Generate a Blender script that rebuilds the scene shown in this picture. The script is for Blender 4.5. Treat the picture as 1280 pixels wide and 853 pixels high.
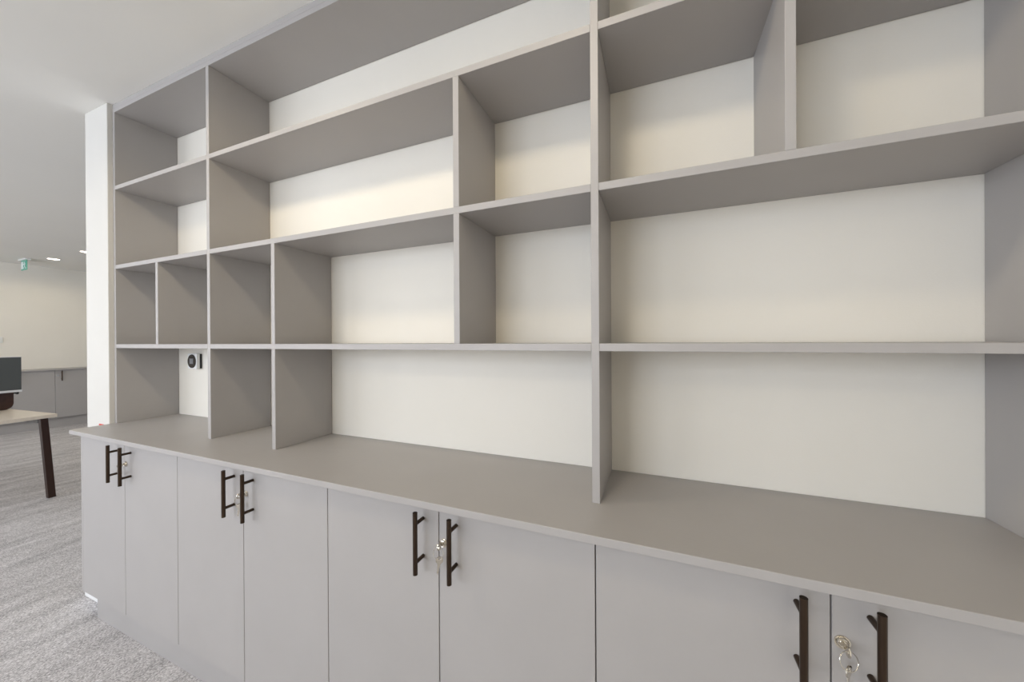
import bpy, bmesh, math, random
from mathutils import Vector, Matrix
random.seed(4)
for o in list(bpy.data.objects):
    bpy.data.objects.remove(o, do_unlink=True)
scene = bpy.context.scene
COL = scene.collection

# ------------------------------------------------------------------ camera
EYE = Vector((0.1696, -1.1822, 1.3589))
RT = Vector((0.9256, 0.3784, -0.0055)).normalized()
FW = Vector((-0.3784, 0.9256, -0.0021)).normalized()
UP = RT.cross(FW).normalized()
FW = UP.cross(RT).normalized()
cam_data = bpy.data.cameras.new('camera')
cam_data.sensor_width = 36.0
cam_data.sensor_fit = 'HORIZONTAL'
cam_data.lens = 12.419
cam_data.clip_start = 0.02
cam = bpy.data.objects.new('camera', cam_data)
COL.objects.link(cam)
rot = Matrix((RT, UP, -FW)).transposed().to_4x4()
cam.matrix_world = Matrix.Translation(EYE) @ rot
scene.camera = cam

# ------------------------------------------------------------------ world, daylight, exposure
scene.view_settings.view_transform = 'Standard'
scene.view_settings.look = 'None'
scene.view_settings.gamma = 1.0
scene.view_settings.use_curve_mapping = False
scene.view_settings.exposure = 0.07
world = bpy.data.worlds.new('sky')
scene.world = world
world.use_nodes = True
bgn = world.node_tree.nodes['Background']
bgn.inputs['Color'].default_value = (0.72, 0.84, 1.0, 1)
bgn.inputs['Strength'].default_value = 0.5

REAR_Y = -4.6
WINDOWS = [(-8.3, -6.1), (-5.6, -3.4), (-2.9, -0.7)]          # x ranges on the rear wall
WIN_Z = (0.95, 2.50)
DAY = (0.80, 0.87, 1.0)
DAY_W = [118, 80, 98]


def area_light(name, loc, rot, sx, sy, energy, color):
    l = bpy.data.lights.new(name, 'AREA')
    l.shape = 'RECTANGLE'
    l.size, l.size_y = sx, sy
    l.energy = energy
    l.color = color
    o = bpy.data.objects.new(name, l)
    COL.objects.link(o)
    o.location = loc
    o.rotation_euler = rot
    return o


for (xa, xb), e in zip(WINDOWS, DAY_W):
    area_light('window_daylight', ((xa + xb) / 2, REAR_Y - 0.22, sum(WIN_Z) / 2), (math.pi / 2, 0, 0),
               xb - xa, WIN_Z[1] - WIN_Z[0], e, DAY)

LAMP_NEAR = [20.0, 24.0, 6.0]
FILL_REAR, LAMP_FAR = 22.0, 13.0
LAMP_COL = (1.0, 0.85, 0.60)


# ------------------------------------------------------------------ materials
def new_mat(name):
    m = bpy.data.materials.new(name)
    m.use_nodes = True
    nt = m.node_tree
    return m, nt, nt.nodes['Principled BSDF']


def set_in(b, key, v):
    if key in b.inputs:
        b.inputs[key].default_value = v


def plain(name, col, rough=0.5, metal=0.0, spec=0.5):
    m, nt, b = new_mat(name)
    set_in(b, 'Base Color', (*col, 1))
    set_in(b, 'Roughness', rough)
    set_in(b, 'Metallic', metal)
    set_in(b, 'Specular IOR Level', spec)
    return m


def mottled(name, c1, c2, scale, rough, bump=0.0, bump_scale=200.0, stretch=(1, 1, 1), spec=0.5, detail=4):
    m, nt, b = new_mat(name)
    tc = nt.nodes.new('ShaderNodeTexCoord')
    geo = nt.nodes.new('ShaderNodeNewGeometry')
    mp = nt.nodes.new('ShaderNodeMapping')
    mp.inputs['Scale'].default_value = stretch
    nt.links.new(geo.outputs['Position'], mp.inputs['Vector'])
    n = nt.nodes.new('ShaderNodeTexNoise')
    n.inputs['Scale'].default_value = scale
    n.inputs['Detail'].default_value = detail
    nt.links.new(mp.outputs['Vector'], n.inputs['Vector'])
    r = nt.nodes.new('ShaderNodeValToRGB')
    r.color_ramp.elements[0].position = 0.3
    r.color_ramp.elements[1].position = 0.7
    r.color_ramp.elements[0].color = (*c1, 1)
    r.color_ramp.elements[1].color = (*c2, 1)
    nt.links.new(n.outputs['Fac'], r.inputs['Fac'])
    nt.links.new(r.outputs['Color'], b.inputs['Base Color'])
    set_in(b, 'Roughness', rough)
    set_in(b, 'Specular IOR Level', spec)
    if bump:
        n2 = nt.nodes.new('ShaderNodeTexNoise')
        n2.inputs['Scale'].default_value = bump_scale
        n2.inputs['Detail'].default_value = 2
        nt.links.new(geo.outputs['Position'], n2.inputs['Vector'])
        bp = nt.nodes.new('ShaderNodeBump')
        bp.inputs['Strength'].default_value = bump
        bp.inputs['Distance'].default_value = 0.002
        nt.links.new(n2.outputs['Fac'], bp.inputs['Height'])
        nt.links.new(bp.outputs['Normal'], b.inputs['Normal'])
    return m


def carpet_material():
    m, nt, b = new_mat('grey_streaked_carpet')
    geo = nt.nodes.new('ShaderNodeNewGeometry')

    def noise(stretch, scale, detail, rough=0.5):
        mp = nt.nodes.new('ShaderNodeMapping')
        mp.inputs['Scale'].default_value = stretch
        mp.inputs['Rotation'].default_value = (0, 0, math.radians(-6))
        nt.links.new(geo.outputs['Position'], mp.inputs['Vector'])
        n = nt.nodes.new('ShaderNodeTexNoise')
        n.inputs['Scale'].default_value = scale
        n.inputs['Detail'].default_value = detail
        n.inputs['Roughness'].default_value = rough
        nt.links.new(mp.outputs['Vector'], n.inputs['Vector'])
        return n.outputs['Fac']

    def mix(a, bb, fac):
        x = nt.nodes.new('ShaderNodeMix')
        x.data_type = 'FLOAT'
        x.inputs[0].default_value = fac
        nt.links.new(a, x.inputs[2])
        nt.links.new(bb, x.inputs[3])
        return x.outputs[0]
    streak = noise((5.0, 1.1, 1), 2.2, 5, 0.65)
    fine = noise((60.0, 20.0, 1), 2.2, 3, 0.75)
    fibre = noise((1.6, 0.8, 1), 170.0, 2, 0.7)
    v = mix(mix(streak, fine, 0.6), fibre, 0.5)
    r = nt.nodes.new('ShaderNodeValToRGB')
    e = r.color_ramp.elements
    e[0].position, e[0].color = 0.425, (0.26, 0.25, 0.252, 1)
    e[1].position, e[1].color = 0.585, (0.80, 0.775, 0.78, 1)
    nt.links.new(v, r.inputs['Fac'])
    nt.links.new(r.outputs['Color'], b.inputs['Base Color'])
    set_in(b, 'Roughness', 0.95)
    set_in(b, 'Specular IOR Level', 0.1)
    bp = nt.nodes.new('ShaderNodeBump')
    bp.inputs['Strength'].default_value = 0.6
    bp.inputs['Distance'].default_value = 0.004
    nt.links.new(mix(fine, fibre, 0.6), bp.inputs['Height'])
    nt.links.new(bp.outputs['Normal'], b.inputs['Normal'])
    return m


def emit(name, col, strength):
    m, nt, b = new_mat(name)
    set_in(b, 'Base Color', (*col, 1))
    set_in(b, 'Emission Color', (*col, 1))
    set_in(b, 'Emission Strength', strength)
    return m


def glass_material():
    m = bpy.data.materials.new('window_glass')
    m.use_nodes = True
    nt = m.node_tree
    nt.nodes.clear()
    out = nt.nodes.new('ShaderNodeOutputMaterial')
    t = nt.nodes.new('ShaderNodeBsdfTransparent')
    g = nt.nodes.new('ShaderNodeBsdfGlossy')
    g.inputs['Roughness'].default_value = 0.02
    x = nt.nodes.new('ShaderNodeMixShader')
    x.inputs[0].default_value = 0.06
    nt.links.new(t.outputs[0], x.inputs[1])
    nt.links.new(g.outputs[0], x.inputs[2])
    nt.links.new(x.outputs[0], out.inputs[0])
    return m


M = {
    'wall': mottled('cream_wall_paint', (0.85, 0.81, 0.725), (0.87, 0.83, 0.745), 3.0, 0.7, 0.12, 260.0, spec=0.25),
    'white_wall': mottled('white_wall_paint', (0.67, 0.65, 0.605), (0.69, 0.67, 0.625), 3.0, 0.7, 0.1, 260.0, spec=0.25),
    'ceiling': mottled('ceiling_paint', (0.87, 0.855, 0.81), (0.89, 0.875, 0.83), 1.2, 0.85, 0.05, 200.0, spec=0.15),
    'skirting': plain('white_gloss_paint', (0.86, 0.86, 0.85), 0.35),
    'carpet': carpet_material(),
    'board': mottled('grey_laminate', (0.405, 0.385, 0.372), (0.421, 0.401, 0.388), 5.0, 0.42, 0.03, 500.0, spec=0.4),
    'inner': plain('dark_cabinet_inside', (0.05, 0.047, 0.045), 0.8),
    'bronze': plain('dark_bronze_metal', (0.055, 0.036, 0.024), 0.33, 0.8),
    'nickel': plain('polished_nickel', (0.72, 0.68, 0.60), 0.16, 1.0),
    'plastic': plain('white_plastic', (0.82, 0.82, 0.80), 0.35),
    'black': plain('black_plastic', (0.012, 0.012, 0.012), 0.3),
    'dial': plain('smoked_dial', (0.045, 0.037, 0.03), 0.25),
    'lcd': plain('grey_display', (0.22, 0.22, 0.225), 0.3),
    'red': plain('red_plastic', (0.62, 0.03, 0.02), 0.4),
    'desk_top': mottled('pale_beech_laminate', (0.64, 0.57, 0.48), (0.69, 0.62, 0.53), 4.0, 0.4, stretch=(1, 8, 1)),
    'leg': plain('dark_brown_lacquered_metal', (0.035, 0.014, 0.008), 0.3, 0.2),
    'rail': plain('grey_steel', (0.20, 0.195, 0.19), 0.4, 0.6),
    'screen': plain('dark_screen', (0.075, 0.08, 0.078), 0.3),
    'silver': plain('silver_plastic', (0.72, 0.72, 0.73), 0.35, 0.2),
    'leather': mottled('brown_leather', (0.030, 0.009, 0.003), (0.055, 0.018, 0.006), 30.0, 0.3),
    'green': plain('exit_sign_green', (0.10, 0.42, 0.30), 0.4),
    'signwhite': plain('exit_sign_white', (0.85, 0.90, 0.90), 0.4),
    'lens': emit('lamp_lens', (1.0, 0.86, 0.72), 9.0),
    'glass': glass_material(),
    'frame': plain('window_frame_paint', (0.75, 0.75, 0.74), 0.4),
}

# ------------------------------------------------------------------ helpers
ORG = {}


def finish(name, bm, mat, parent=None, center=None, smooth=False):
    """link a bmesh authored in world (or thing-local) coordinates as one object"""
    if center is None:
        xs = [v.co for v in bm.verts]
        lo = Vector((min(v.x for v in xs), min(v.y for v in xs), min(v.z for v in xs)))
        hi = Vector((max(v.x for v in xs), max(v.y for v in xs), max(v.z for v in xs)))
        center = (lo + hi) / 2
        center.z = lo.z
    center = Vector(center)
    bmesh.ops.translate(bm, verts=bm.verts, vec=-center)
    bmesh.ops.recalc_face_normals(bm, faces=bm.faces)
    me = bpy.data.meshes.new(name)
    bm.to_mesh(me)
    bm.free()
    if smooth:
        for p in me.polygons:
            p.use_smooth = True
        me.set_sharp_from_angle(angle=math.radians(35))
    me.materials.append(M[mat])
    o = bpy.data.objects.new(name, me)
    COL.objects.link(o)
    ORG[o] = center
    if parent is not None:
        o.parent = parent
        o.location = center - ORG[parent]
    else:
        o.location = center
    return o


def tag(o, label, cat, group=None):
    o['label'] = label
    o['category'] = cat
    if group:
        o['group'] = group
    return o


def structure(o, label=None):
    o['kind'] = 'structure'
    if label:
        o['label'] = label
    return o


def thing(name, loc, label, cat, group=None, rotz=0.0, local=False):
    o = bpy.data.objects.new(name, None)
    o.empty_display_size = 0.1
    COL.objects.link(o)
    o.location = loc
    o.rotation_euler = (0, 0, rotz)
    ORG[o] = Vector((0, 0, 0)) if local else Vector(loc)
    return tag(o, label, cat, group)


def bx(bm, x0, x1, y0, y1, z0, z1, bev=0.0, seg=1):
    r = bmesh.ops.create_cube(bm, size=1.0)
    vs = r['verts']
    for v in vs:
        v.co = Vector(((x0 + x1) / 2 + v.co.x * (x1 - x0), (y0 + y1) / 2 + v.co.y * (y1 - y0), (z0 + z1) / 2 + v.co.z * (z1 - z0)))
    if bev:
        es = set()
        for v in vs:
            es.update(v.link_edges)
        bmesh.ops.bevel(bm, geom=list(es), offset=bev, segments=seg, affect='EDGES', profile=0.5)
    return vs


def box(name, x0, x1, y0, y1, z0, z1, mat, parent=None, bev=0.0, seg=1):
    bm = bmesh.new()
    bx(bm, x0, x1, y0, y1, z0, z1, bev, seg)
    return finish(name, bm, mat, parent)


def cyl(bm, a, b, r, n=20, r2=None, cap=True):
    a, b = Vector(a), Vector(b)
    d = b - a
    q = d.to_track_quat('Z', 'Y').to_matrix().to_4x4()
    bmesh.ops.create_cone(bm, cap_ends=cap, segments=n, radius1=r, radius2=r if r2 is None else r2, depth=d.length,
                          matrix=Matrix.Translation((a + b) / 2) @ q)


def torus(bm, c, axis, R, r, n=28, k=8):
    q = Vector(axis).to_track_quat('Z', 'Y').to_matrix()
    c = Vector(c)
    rings = []
    for i in range(n):
        a = 2 * math.pi * i / n
        ring = []
        for j in range(k):
            b = 2 * math.pi * j / k
            ring.append(bm.verts.new(c + q @ Vector(((R + r * math.cos(b)) * math.cos(a), (R + r * math.cos(b)) * math.sin(a), r * math.sin(b)))))
        rings.append(ring)
    for i in range(n):
        for j in range(k):
            bm.faces.new((rings[i][j], rings[(i + 1) % n][j], rings[(i + 1) % n][(j + 1) % k], rings[i][(j + 1) % k]))


def prism(bm, pts, ax, lo, hi):
    """extrude a 2D outline along axis ax (0,1,2); outline holds the other two coordinates in order"""
    def mk(p, t):
        c = list(p)
        c.insert(ax, t)
        return bm.verts.new(c)
    A = [mk(p, lo) for p in pts]
    B = [mk(p, hi) for p in pts]
    n = len(pts)
    bm.faces.new(A)
    bm.faces.new(list(reversed(B)))
    for i in range(n):
        bm.faces.new((A[i], A[(i + 1) % n], B[(i + 1) % n], B[i]))


# ------------------------------------------------------------------ dimensions
CEIL = 2.5996
XL_WALL = -9.0915
XR_WALL = 0.905
FAR_Y = 5.0
D, W, T = 0.2607, 0.4162, 0.020
ZW, TW = 0.938, 0.019
Z1, Z2, Z3, ZT = 2.1732, 1.7611, 1.3495, 2.5560
X0, X1B, X1, X2, X3, X4, X5, X6 = -2.4520, -2.0521, -1.6392, -1.2221, -0.3965, 0.0142, 0.4261, 0.8789
NIB_X0, NIB_X1, NIB_Y = -2.6935, -2.4525, -0.281
DOOR_Y = -0.388
DOOR_Z0 = 0.153

# ------------------------------------------------------------------ the room
structure(box('floor', XL_WALL - 0.1, XR_WALL + 0.1, REAR_Y - 0.1, FAR_Y + 0.1, -0.1, 0.0, 'carpet'), 'grey streaked carpet floor')
structure(box('ceiling', XL_WALL - 0.1, XR_WALL + 0.1, REAR_Y - 0.1, FAR_Y + 0.1, CEIL, CEIL + 0.1, 'ceiling'), 'plain off-white ceiling')
structure(box('wall_back', NIB_X1 - 0.0, XR_WALL + 0.1, 0.0, 0.12, 0, CEIL, 'wall'), 'cream wall behind the open shelving')
bm = bmesh.new()
bx(bm, NIB_X0, NIB_X1, NIB_Y, 0.12, 0, CEIL, 0.003, 2)
structure(finish('wall_end', bm, 'white_wall'), 'white wall end standing beside the shelving')
structure(box('baseboard_end', -2.676, NIB_X1 - 0.001, NIB_Y - 0.0195, NIB_Y - 0.0003, 0, 0.10, 'skirting', None, 0.002), 'white baseboard at the foot of the wall end')
structure(box('wall_left', XL_WALL - 0.1, XL_WALL, REAR_Y - 0.1, FAR_Y + 0.1, 0, CEIL, 'wall'), 'cream wall above the low cupboards')
structure(box('wall_right', XR_WALL, XR_WALL + 0.1, REAR_Y - 0.1, 0.0, 0, CEIL, 'wall'))
structure(box('wall_far', XL_WALL, XR_WALL, FAR_Y, FAR_Y + 0.1, 0, CEIL, 'wall'))
bm = bmesh.new()
edges = [XL_WALL] + [v for w in WINDOWS for v in w] + [XR_WALL]
for i in range(0, len(edges), 2):
    bx(bm, edges[i], edges[i + 1], REAR_Y - 0.15, REAR_Y, 0, CEIL)
for a, b in WINDOWS:
    bx(bm, a, b, REAR_Y - 0.15, REAR_Y, 0, WIN_Z[0])
    bx(bm, a, b, REAR_Y - 0.15, REAR_Y, WIN_Z[1], CEIL)
structure(finish('wall_rear', bm, 'wall'))
for i, (a, b) in enumerate(WINDOWS):
    bm = bmesh.new()
    y0, y1 = REAR_Y - 0.12, REAR_Y - 0.06
    z0, z1 = WIN_Z
    for xx in (a, (a + b) / 2 - 0.025, b - 0.05):
        bx(bm, xx, xx + 0.05, y0, y1, z0, z1)
    for zz in (z0, z1 - 0.05):
        bx(bm, a, b, y0, y1, zz, zz + 0.05)
    w = structure(finish('window_%d' % (i + 1), bm, 'frame'))
    for k in (0, 1):
        xa = a + 0.05 if k == 0 else (a + b) / 2 + 0.025
        box('pane', xa, xa + (b - a) / 2 - 0.075, REAR_Y - 0.093, REAR_Y - 0.087, z0 + 0.05, z1 - 0.05, 'glass', w)

# ------------------------------------------------------------------ open shelving
BV = 0.0008
YB = -0.0015
shelving = thing('open_shelving', (-0.8, -0.13, ZW), 'tall grey laminate open shelving fixed to the cream wall above the long worktop', 'shelving')


def board(name, x0, x1, z0, z1, y0=-D, y1=YB):
    return box(name, x0, x1, y0, y1, z0, z1, 'board', shelving, BV)


for x in (X0, X6):
    board('side_panel', x, x + T, ZW, ZT)
for x in (X1, X4):
    board('upright', x, x + T, ZW, ZT)
for x, za, zb in ((X1B, Z3, Z2 - T), (X2, Z3, Z2 - T), (X2, ZW, Z3 - T), (X3, Z2, Z1 - T), (X3, Z3, Z2 - T), (X5, Z2, Z1 - T)):
    board('divider', x, x + T, za, zb)
for xa, xb in ((X0 + T, X1), (X1 + T, X4), (X4 + T, X6)):
    for z in (Z1, Z2, Z3):
        board('shelf', xa + 0.0003, xb - 0.0003, z - T, z)
board('top_panel', X0, X6 + T, ZT, ZT + T)
board('scribe_strip', X0, X6 + T, ZT + T, CEIL - 0.0005, -D, -D + 0.02)

# ------------------------------------------------------------------ worktop and plinth
tag(box('worktop', -2.4515, X6 + T, -W, YB, ZW - TW, ZW, 'board', None, 0.001), 'long grey laminate worktop running over the base cabinets', 'worktop')
bm = bmesh.new()
bx(bm, -2.389, X6 + T - 0.012, -0.348, -0.332, 0, DOOR_Z0 - 0.001, BV)
bx(bm, -2.389, -2.373, -0.332, -0.03, 0, DOOR_Z0 - 0.001, BV)
tag(finish('plinth', bm, 'board'), 'grey kick board set back under the base cabinets', 'plinth')


# ------------------------------------------------------------------ handles, locks and keys
def handle(parent, x, zc, y_face):
    bm = bmesh.new()
    yb = y_face - 0.035
    cyl(bm, (x, yb, zc - 0.0815), (x, yb, zc + 0.0815), 0.0062, 24)
    for dz in (-0.0508, 0.0508):
        cyl(bm, (x, y_face, zc + dz), (x, yb, zc + dz), 0.0050, 14)
    return finish('handle', bm, 'bronze', parent, smooth=True)


def lock(parent, x, z, y_face):
    bm = bmesh.new()
    cyl(bm, (x, y_face, z), (x, y_face - 0.0025, z), 0.0115, 28)
    cyl(bm, (x, y_face - 0.0025, z), (x, y_face - 0.0065, z), 0.0095, 28, 0.0085)
    torus(bm, (x, y_face - 0.0065, z), (0, 1, 0), 0.0078, 0.0012)
    cyl(bm, (x, y_face - 0.0065, z), (x, y_face - 0.0072, z), 0.0058, 24)
    o = finish('lock', bm, 'nickel', parent, smooth=True)
    return o


def key_mesh():
    """a flat key authored in the X-Z plane, bow at the origin, blade running down -Z"""
    bm = bmesh.new()
    t = 0.0010
    # bow: ring plate with a hole near its top
    n = 24
    inner, outer = [], []
    for i in range(n):
        a = 2 * math.pi * i / n
        inner.append((0.0028 * math.cos(a), 0.0045 + 0.0028 * math.sin(a)))
        k = 1.0 if math.sin(a) > -0.5 else 0.86
        outer.append((0.0098 * math.cos(a), 0.0105 * k * math.sin(a)))
    rows = []
    for yy in (-t, t):
        rows.append(([bm.verts.new((p[0], yy, p[1])) for p in inner], [bm.verts.new((p[0], yy, p[1])) for p in outer]))
    for i in range(n):
        j = (i + 1) % n
        for (a, b) in rows:
            bm.faces.new((a[i], a[j], b[j], b[i]))
        bm.faces.new((rows[0][1][i], rows[0][1][j], rows[1][1][j], rows[1][1][i]))
        bm.faces.new((rows[0][0][i], rows[0][0][j], rows[1][0][j], rows[1][0][i]))
    out = [(-0.0042, -0.0085), (0.0042, -0.0085), (0.0042, -0.0125), (0.003, -0.0135), (0.003, -0.019), (0.0015, -0.0205), (0.003, -0.0225),
           (0.0012, -0.0245), (0.0028, -0.0270), (0.0010, -0.0295), (0.0022, -0.032), (-0.0005, -0.0355), (-0.003, -0.033), (-0.003, -0.0135), (-0.0042, -0.0125)]
    prism(bm, out, 1, -t * 0.8, t * 0.8)
    return bm


KEY_GROUP = 'key sets hanging in the cabinet locks'


def key_set(x, z, y_face, label, tilt):
    ks = thing('key_set', (x, y_face - 0.0075, z), label, 'keys', KEY_GROUP)
    bm = key_mesh()
    # turned key: blade pushed into the lock, its bow standing upright across the door
    for v in bm.verts:
        # local (w, t, l): bow width -> world z, thickness -> world x, blade (-l) -> world +y
        w, t, l = v.co
        v.co = Vector((x + t, y_face - 0.0205 - l if l > -0.0130 else y_face - 0.0075, z + w))
    finish('key', bm, 'nickel', ks)
    bm = bmesh.new()
    rc = Vector((x, y_face - 0.0250, z - 0.0145))
    torus(bm, rc, (math.sin(tilt), -math.cos(tilt), 0.25), 0.0150, 0.0007, 40, 6)
    finish('key_ring', bm, 'nickel', ks, smooth=True)
    bm = key_mesh()
    bmesh.ops.transform(bm, matrix=Matrix.Translation((x + 0.001, y_face - 0.0215, z - 0.0345)) @ Matrix.Rotation(tilt + 0.5, 4, 'Z') @ Matrix.Rotation(math.radians(8), 4, 'Y'), verts=bm.verts)
    finish('spare_key', bm, 'nickel', ks)
    return ks


# ------------------------------------------------------------------ base cabinets
HZ = 0.8276
units = [(-2.4037, -2.0053, -1.5960, 'grey two-door base cabinet standing against the white wall end'),
         (-1.5960, -1.1843, -0.7750, 'grey two-door base cabinet, second from the white wall end'),
         (-0.7750, -0.3684, 0.0419, 'grey two-door base cabinet, third from the white wall end'),
         (0.0419, 0.4549, 0.8670, 'grey two-door base cabinet, fourth from the white wall end')]
key_labels = ['keys on a ring in the lock of the cabinet against the white wall end',
              'keys on a ring in the lock of the second cabinet from the white wall end',
              'keys on a ring in the lock of the third cabinet from the white wall end',
              'keys on a ring in the lock of the fourth cabinet from the white wall end']
G = 0.0013
for i, (xa, xm, xb, lab) in enumerate(units):
    c = thing('base_cabinet', ((xa + xb) / 2, -0.19, DOOR_Z0), lab, 'cabinet', 'base cabinets under the worktop')
    bm = bmesh.new()
    ya = DOOR_Y + 0.0195
    z1 = ZW - TW - 0.0003
    bx(bm, xa + 0.0002, xa + 0.018, ya, -0.003, DOOR_Z0, z1)
    bx(bm, xb - 0.018, xb - 0.0002, ya, -0.003, DOOR_Z0, z1)
    bx(bm, xa + 0.018, xb - 0.018, ya, -0.003, DOOR_Z0, DOOR_Z0 + 0.018)
    bx(bm, xa + 0.018, xb - 0.018, ya, -0.003, z1 - 0.018, z1)
    bx(bm, xa + 0.018, xb - 0.018, -0.011, -0.003, DOOR_Z0 + 0.018, z1 - 0.018)
    finish('body', bm, 'inner', c)
    for side, (p, q) in enumerate(((xa, xm), (xm, xb))):
        d = box('door', p + G, q - G, DOOR_Y, DOOR_Y + 0.018, DOOR_Z0, ZW - TW - 0.003, 'board', c, BV)
        hx = xm - 0.0500 if side == 0 else xm + 0.0535
        handle(d, hx, HZ - 0.001, DOOR_Y)
        if side == 1:
            lock(d, xm + 0.0150, 0.8245, DOOR_Y)
    if i == 0:
        box('end_panel', -2.4217, xa, DOOR_Y, -0.003, DOOR_Z0, ZW - TW - 0.0003, 'board', c, BV)
    if i == 3:
        box('end_panel', xb, X6 + T - 0.012, DOOR_Y, -0.003, DOOR_Z0, ZW - TW - 0.0003, 'board', c, BV)
    key_set(xm + 0.0150, 0.8245, DOOR_Y, key_labels[i], (-0.2, 0.15, 0.0, 0.35)[i])

# ------------------------------------------------------------------ thermostat on the cream wall
t = thing('thermostat', (-2.248, 0.0, 1.205), 'square white room thermostat with dark round dial on the cream wall', 'thermostat')
tx, tz, hs = -2.2440, 1.2508, 0.0435
box('back_plate', tx - hs + 0.003, tx + hs - 0.001, -0.011, -0.0005, tz - hs + 0.003, tz + hs - 0.003, 'black', t, 0.001)
box('case', tx - hs, tx + hs, -0.027, -0.011, tz - hs, tz + hs, 'plastic', t, 0.003, 2)
bm = bmesh.new()
cyl(bm, (tx, -0.027, tz), (tx, -0.0300, tz), 0.0385, 40, 0.0372)
d = finish('dial', bm, 'dial', t, smooth=True)
box('display', tx - 0.017, tx + 0.017, -0.0307, -0.0295, tz - 0.015, tz + 0.015, 'lcd', d)

# ------------------------------------------------------------------ red call point on the wall end
t = thing('call_point', (-2.535, NIB_Y, 0.843), 'small red call point on the white wall end just behind the worktop edge', 'call point')
box('case', -2.553, -2.508, NIB_Y - 0.004, NIB_Y - 0.0003, 0.853, 0.931, 'red', t, 0.0015)
box('plate', -2.546, -2.515, NIB_Y - 0.0055, NIB_Y - 0.004, 0.868, 0.915, 'plastic', t, 0.0005)

# ------------------------------------------------------------------ low cupboards on the far left wall
FX = -8.7435
ys = [-0.365 + 0.412 * k for k in range(7)]
far_names = {}
for k in range(6):
    ya, yb = ys[k], ys[k + 1]
    c = thing('low_cupboard', ((FX + XL_WALL) / 2, (ya + yb) / 2, DOOR_Z0), 'beige-grey one-door low cupboard along the far cream wall', 'cabinet', 'low cupboards on the far wall')
    box('body', XL_WALL + 0.003, FX - 0.0195, ya + 0.0003, yb - 0.0003, DOOR_Z0, ZW - TW - 0.0003, 'inner', c)
    d = box('door', FX - 0.018, FX, ya + 0.002, yb - 0.002, DOOR_Z0, ZW - TW - 0.003, 'board', c, BV)
    bm = bmesh.new()
    hy = ya + 0.062
    cyl(bm, (FX + 0.035, hy, HZ - 0.0815), (FX + 0.035, hy, HZ + 0.0815), 0.0075, 16)
    for dz in (-0.0508, 0.0508):
        cyl(bm, (FX, hy, HZ + dz), (FX + 0.035, hy, HZ + dz), 0.0045, 10)
    finish('handle', bm, 'bronze', d, smooth=True)
    bm = bmesh.new()
    cyl(bm, (FX, ya + 0.028, 0.834), (FX + 0.008, ya + 0.028, 0.834), 0.0115, 18)
    finish('lock', bm, 'nickel', d, smooth=True)
tag(box('low_worktop', XL_WALL + 0.001, FX + 0.028, ys[0], ys[-1], ZW - TW, ZW, 'board', None, 0.001), 'grey worktop over the low cupboards along the far cream wall', 'worktop')
tag(box('low_plinth', FX - 0.062, FX - 0.044, ys[0], ys[-1], 0, DOOR_Z0 - 0.001, 'board', None, BV), 'grey kick board under the low cupboards along the far wall', 'plinth')
t = thing('light_switch', (XL_WALL, 0.822, 1.364), 'white light switch plate on the far cream wall above the cupboards', 'switch')
box('plate', XL_WALL + 0.0003, XL_WALL + 0.012, 0.785, 0.872, 1.364, 1.450, 'plastic', t, 0.002)
box('rocker', XL_WALL + 0.012, XL_WALL + 0.016, 0.803, 0.854, 1.383, 1.431, 'plastic', t, 0.001)

# ------------------------------------------------------------------ desk, monitor and case
A5 = math.radians(5.0)
desk = thing('desk', (-4.739, 0.186, 0), 'pale-topped desk with dark brown square legs', 'desk', rotz=A5, local=True)
DL, DD = 1.6, 1.6
box('desk_top', -DD, 0, -DL, 0, 0.7035, 0.7325, 'desk_top', desk, 0.0015)


def leg(x, y, sy):
    bm = bmesh.new()
    pts_t = [(x - 0.020, y - 0.022), (x + 0.020, y - 0.022), (x + 0.020, y + 0.022), (x - 0.020, y + 0.022)]
    A = [bm.verts.new((p[0], p[1] + sy * 0.042, 0)) for p in pts_t]
    B = [bm.verts.new((p[0], p[1], 0.7030)) for p in pts_t]
    bm.faces.new(list(reversed(A)))
    bm.faces.new(B)
    for i in range(4):
        bm.faces.new((A[i], A[(i + 1) % 4], B[(i + 1) % 4], B[i]))
    bmesh.ops.bevel(bm, geom=list(bm.edges), offset=0.002, segments=1, affect='EDGES')
    finish('leg', bm, 'leg', desk)


for x in (-0.030, -DD + 0.030):
    leg(x, -0.070, 1)
    leg(x, -DL + 0.075, -1)
for y in (-0.075, -DL + 0.075):
    box('rail', -DD + 0.052, -0.052, y - 0.018, y + 0.018, 0.665, 0.703, 'rail', desk, 0.001)
box('rail', -0.36, -0.32, -DL + 0.093, -0.093, 0.668, 0.703, 'rail', desk, 0.001)

mon = thing('monitor', (-5.330, -0.145, 0.7325), 'flat computer monitor with silver lower bezel on the pale desk', 'monitor', rotz=A5 * 0.3, local=True)
box('stand_base', -0.10, 0.10, -0.12, 0.12, 0.0005, 0.012, 'silver', mon, 0.003, 2)
box('stand_neck', -0.05, -0.025, -0.03, 0.03, 0.012, 0.30, 'silver', mon, 0.003, 2)
box('back_shell', -0.025, 0.012, -0.283, 0.283, 0.172, 0.498, 'black', mon, 0.003, 2)
box('screen', 0.012, 0.016, -0.281, 0.281, 0.192, 0.494, 'screen', mon)
box('lower_bezel', 0.010, 0.019, -0.284, 0.284, 0.171, 0.191, 'silver', mon, 0.001)
box('top_edge', -0.004, 0.016, -0.283, 0.283, 0.4945, 0.499, 'silver', mon)

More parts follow.
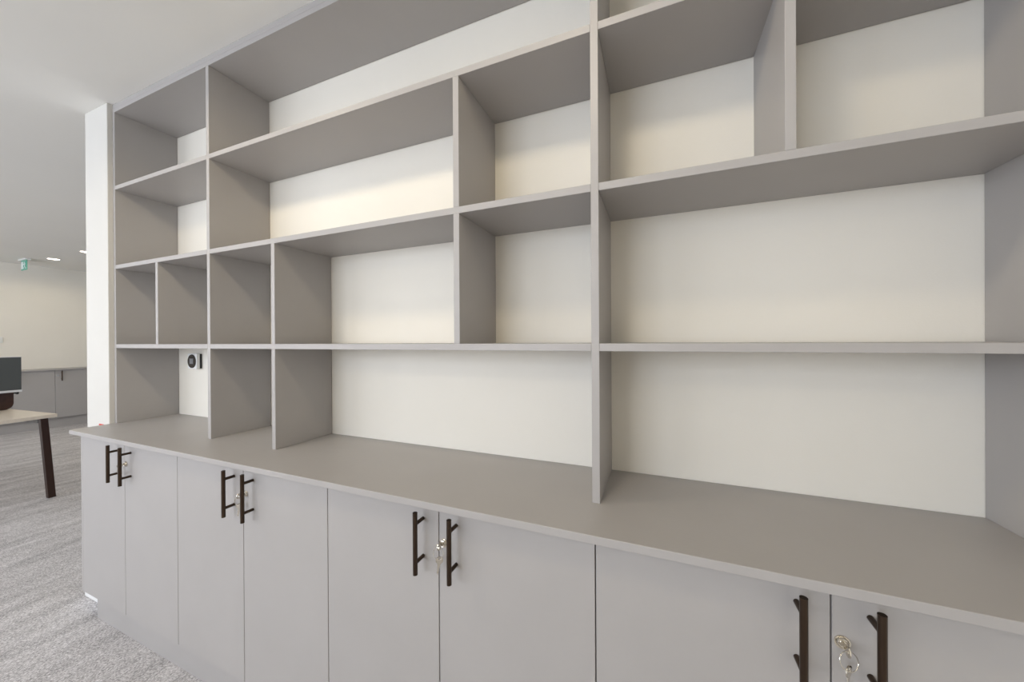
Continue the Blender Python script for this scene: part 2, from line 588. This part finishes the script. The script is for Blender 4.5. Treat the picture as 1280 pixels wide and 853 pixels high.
case = thing('leather_case', (-5.50, -0.06, 0.7325), 'dark brown leather case with rounded lower corners behind the monitor on the desk', 'case', local=True)
bm = bmesh.new()
out = []
hw, hh, rr = 0.185, 0.20, 0.055
for cx, cz, a0 in ((hw - rr, rr, -90), (hw - 0.012, hh - 0.012, 0), (-hw + 0.012, hh - 0.012, 90), (-hw + rr, rr, 180)):
    r_ = rr if cz == rr else 0.012
    for s in range(7):
        a = math.radians(a0 + 15 * s)
        out.append((cx + r_ * math.cos(a), cz + r_ * math.sin(a)))
prism(bm, out, 0, -0.04, 0.04)
bmesh.ops.bevel(bm, geom=[e for e in bm.edges if e.is_boundary is False and abs(e.verts[0].co.x - e.verts[1].co.x) < 1e-6], offset=0.006, segments=2, affect='EDGES')
body = finish('body', bm, 'leather', case, smooth=True)
bm = bmesh.new()
cyl(bm, (0, hw - 0.002, 0.150), (0, hw + 0.022, 0.150), 0.008, 14)
cyl(bm, (0, hw + 0.022, 0.150), (0, hw + 0.036, 0.150), 0.015, 16)
finish('knob', bm, 'black', body, smooth=True)

# ------------------------------------------------------------------ exit sign under the ceiling
ex = thing('exit_sign', (-8.465, 0.945, CEIL), 'green exit sign with white running figure hanging from the ceiling', 'sign')
box('ceiling_mount', -8.600, -8.330, 0.900, 0.955, CEIL - 0.022, CEIL - 0.0003, 'plastic', ex, 0.003, 2)
bl = box('sign_blade', -8.565, -8.365, 0.921, 0.929, CEIL - 0.165, CEIL - 0.022, 'green', ex, 0.001)
bm = bmesh.new()
yA, yB = 0.9195, 0.9209


def sx(u):
    return -8.565 + u * 0.200


def sz(v):
    return CEIL - 0.160 + v * 0.130


def poly(pts):
    prism(bm, [(sx(u), sz(v)) for u, v in pts], 1, yA, yB)


poly([(0.06, 0.10), (0.36, 0.10), (0.36, 0.92), (0.06, 0.92)])                      # doorway
n = 14
poly([(0.58 + 0.065 * math.cos(2 * math.pi * i / n), 0.83 + 0.10 * math.sin(2 * math.pi * i / n)) for i in range(n)])   # head
poly([(0.48, 0.72), (0.62, 0.70), (0.70, 0.40), (0.60, 0.36)])                      # body
poly([(0.50, 0.72), (0.52, 0.62), (0.42, 0.52), (0.38, 0.56)])                      # front arm
poly([(0.62, 0.68), (0.76, 0.56), (0.80, 0.62), (0.66, 0.74)])                      # rear arm
poly([(0.61, 0.38), (0.68, 0.42), (0.56, 0.24), (0.46, 0.12), (0.40, 0.16)])        # front leg
poly([(0.64, 0.42), (0.72, 0.38), (0.84, 0.20), (0.94, 0.18), (0.94, 0.10), (0.80, 0.10)])   # rear leg
finish('pictogram', bm, 'signwhite', bl)


# ------------------------------------------------------------------ ceiling downlights
def downlight(x, y, energy, label):
    t = thing('downlight', (x, y, CEIL), label, 'downlight', 'recessed ceiling downlights')
    bm = bmesh.new()
    n = 28
    prof = [(0.072, -0.0003), (0.072, -0.004), (0.066, -0.006), (0.060, -0.0015), (0.060, -0.0003)]
    rings = [[bm.verts.new((x + r * math.cos(2 * math.pi * i / n), y + r * math.sin(2 * math.pi * i / n), CEIL + z)) for i in range(n)] for r, z in prof]
    for a, b in zip(rings, rings[1:]):
        for i in range(n):
            bm.faces.new((a[i], a[(i + 1) % n], b[(i + 1) % n], b[i]))
    finish('trim_ring', bm, 'plastic', t, smooth=True)
    bm = bmesh.new()
    cyl(bm, (x, y, CEIL - 0.0002), (x, y, CEIL - 0.0018), 0.0595, 24)
    lens = finish('lens', bm, 'lens', t)
    l = bpy.data.lights.new('lamp', 'SPOT')
    l.energy = energy
    l.color = LAMP_COL
    l.spot_size = math.radians(172)
    l.spot_blend = 0.35
    l.shadow_soft_size = 0.11
    o = bpy.data.objects.new('lamp', l)
    COL.objects.link(o)
    o.parent = t
    o.location = (0, 0, -0.02)
    return t


for x in (-8.083, -7.034, -5.985, -4.936, -3.887):
    downlight(x, 1.095, LAMP_FAR, 'small round recessed downlight in the row running from the exit sign')
for x, e in zip((-0.12, -1.42, -3.60), LAMP_NEAR):
    downlight(x, -1.00, e, 'small round recessed downlight in the ceiling in front of the shelving')
for x in (-0.645, -2.745, -4.845, -6.945):  # unseen extra row, added to give the room more bounced light
    downlight(x, -3.20, FILL_REAR, 'small round downlight added out of view in the ceiling by the windows as room fill')
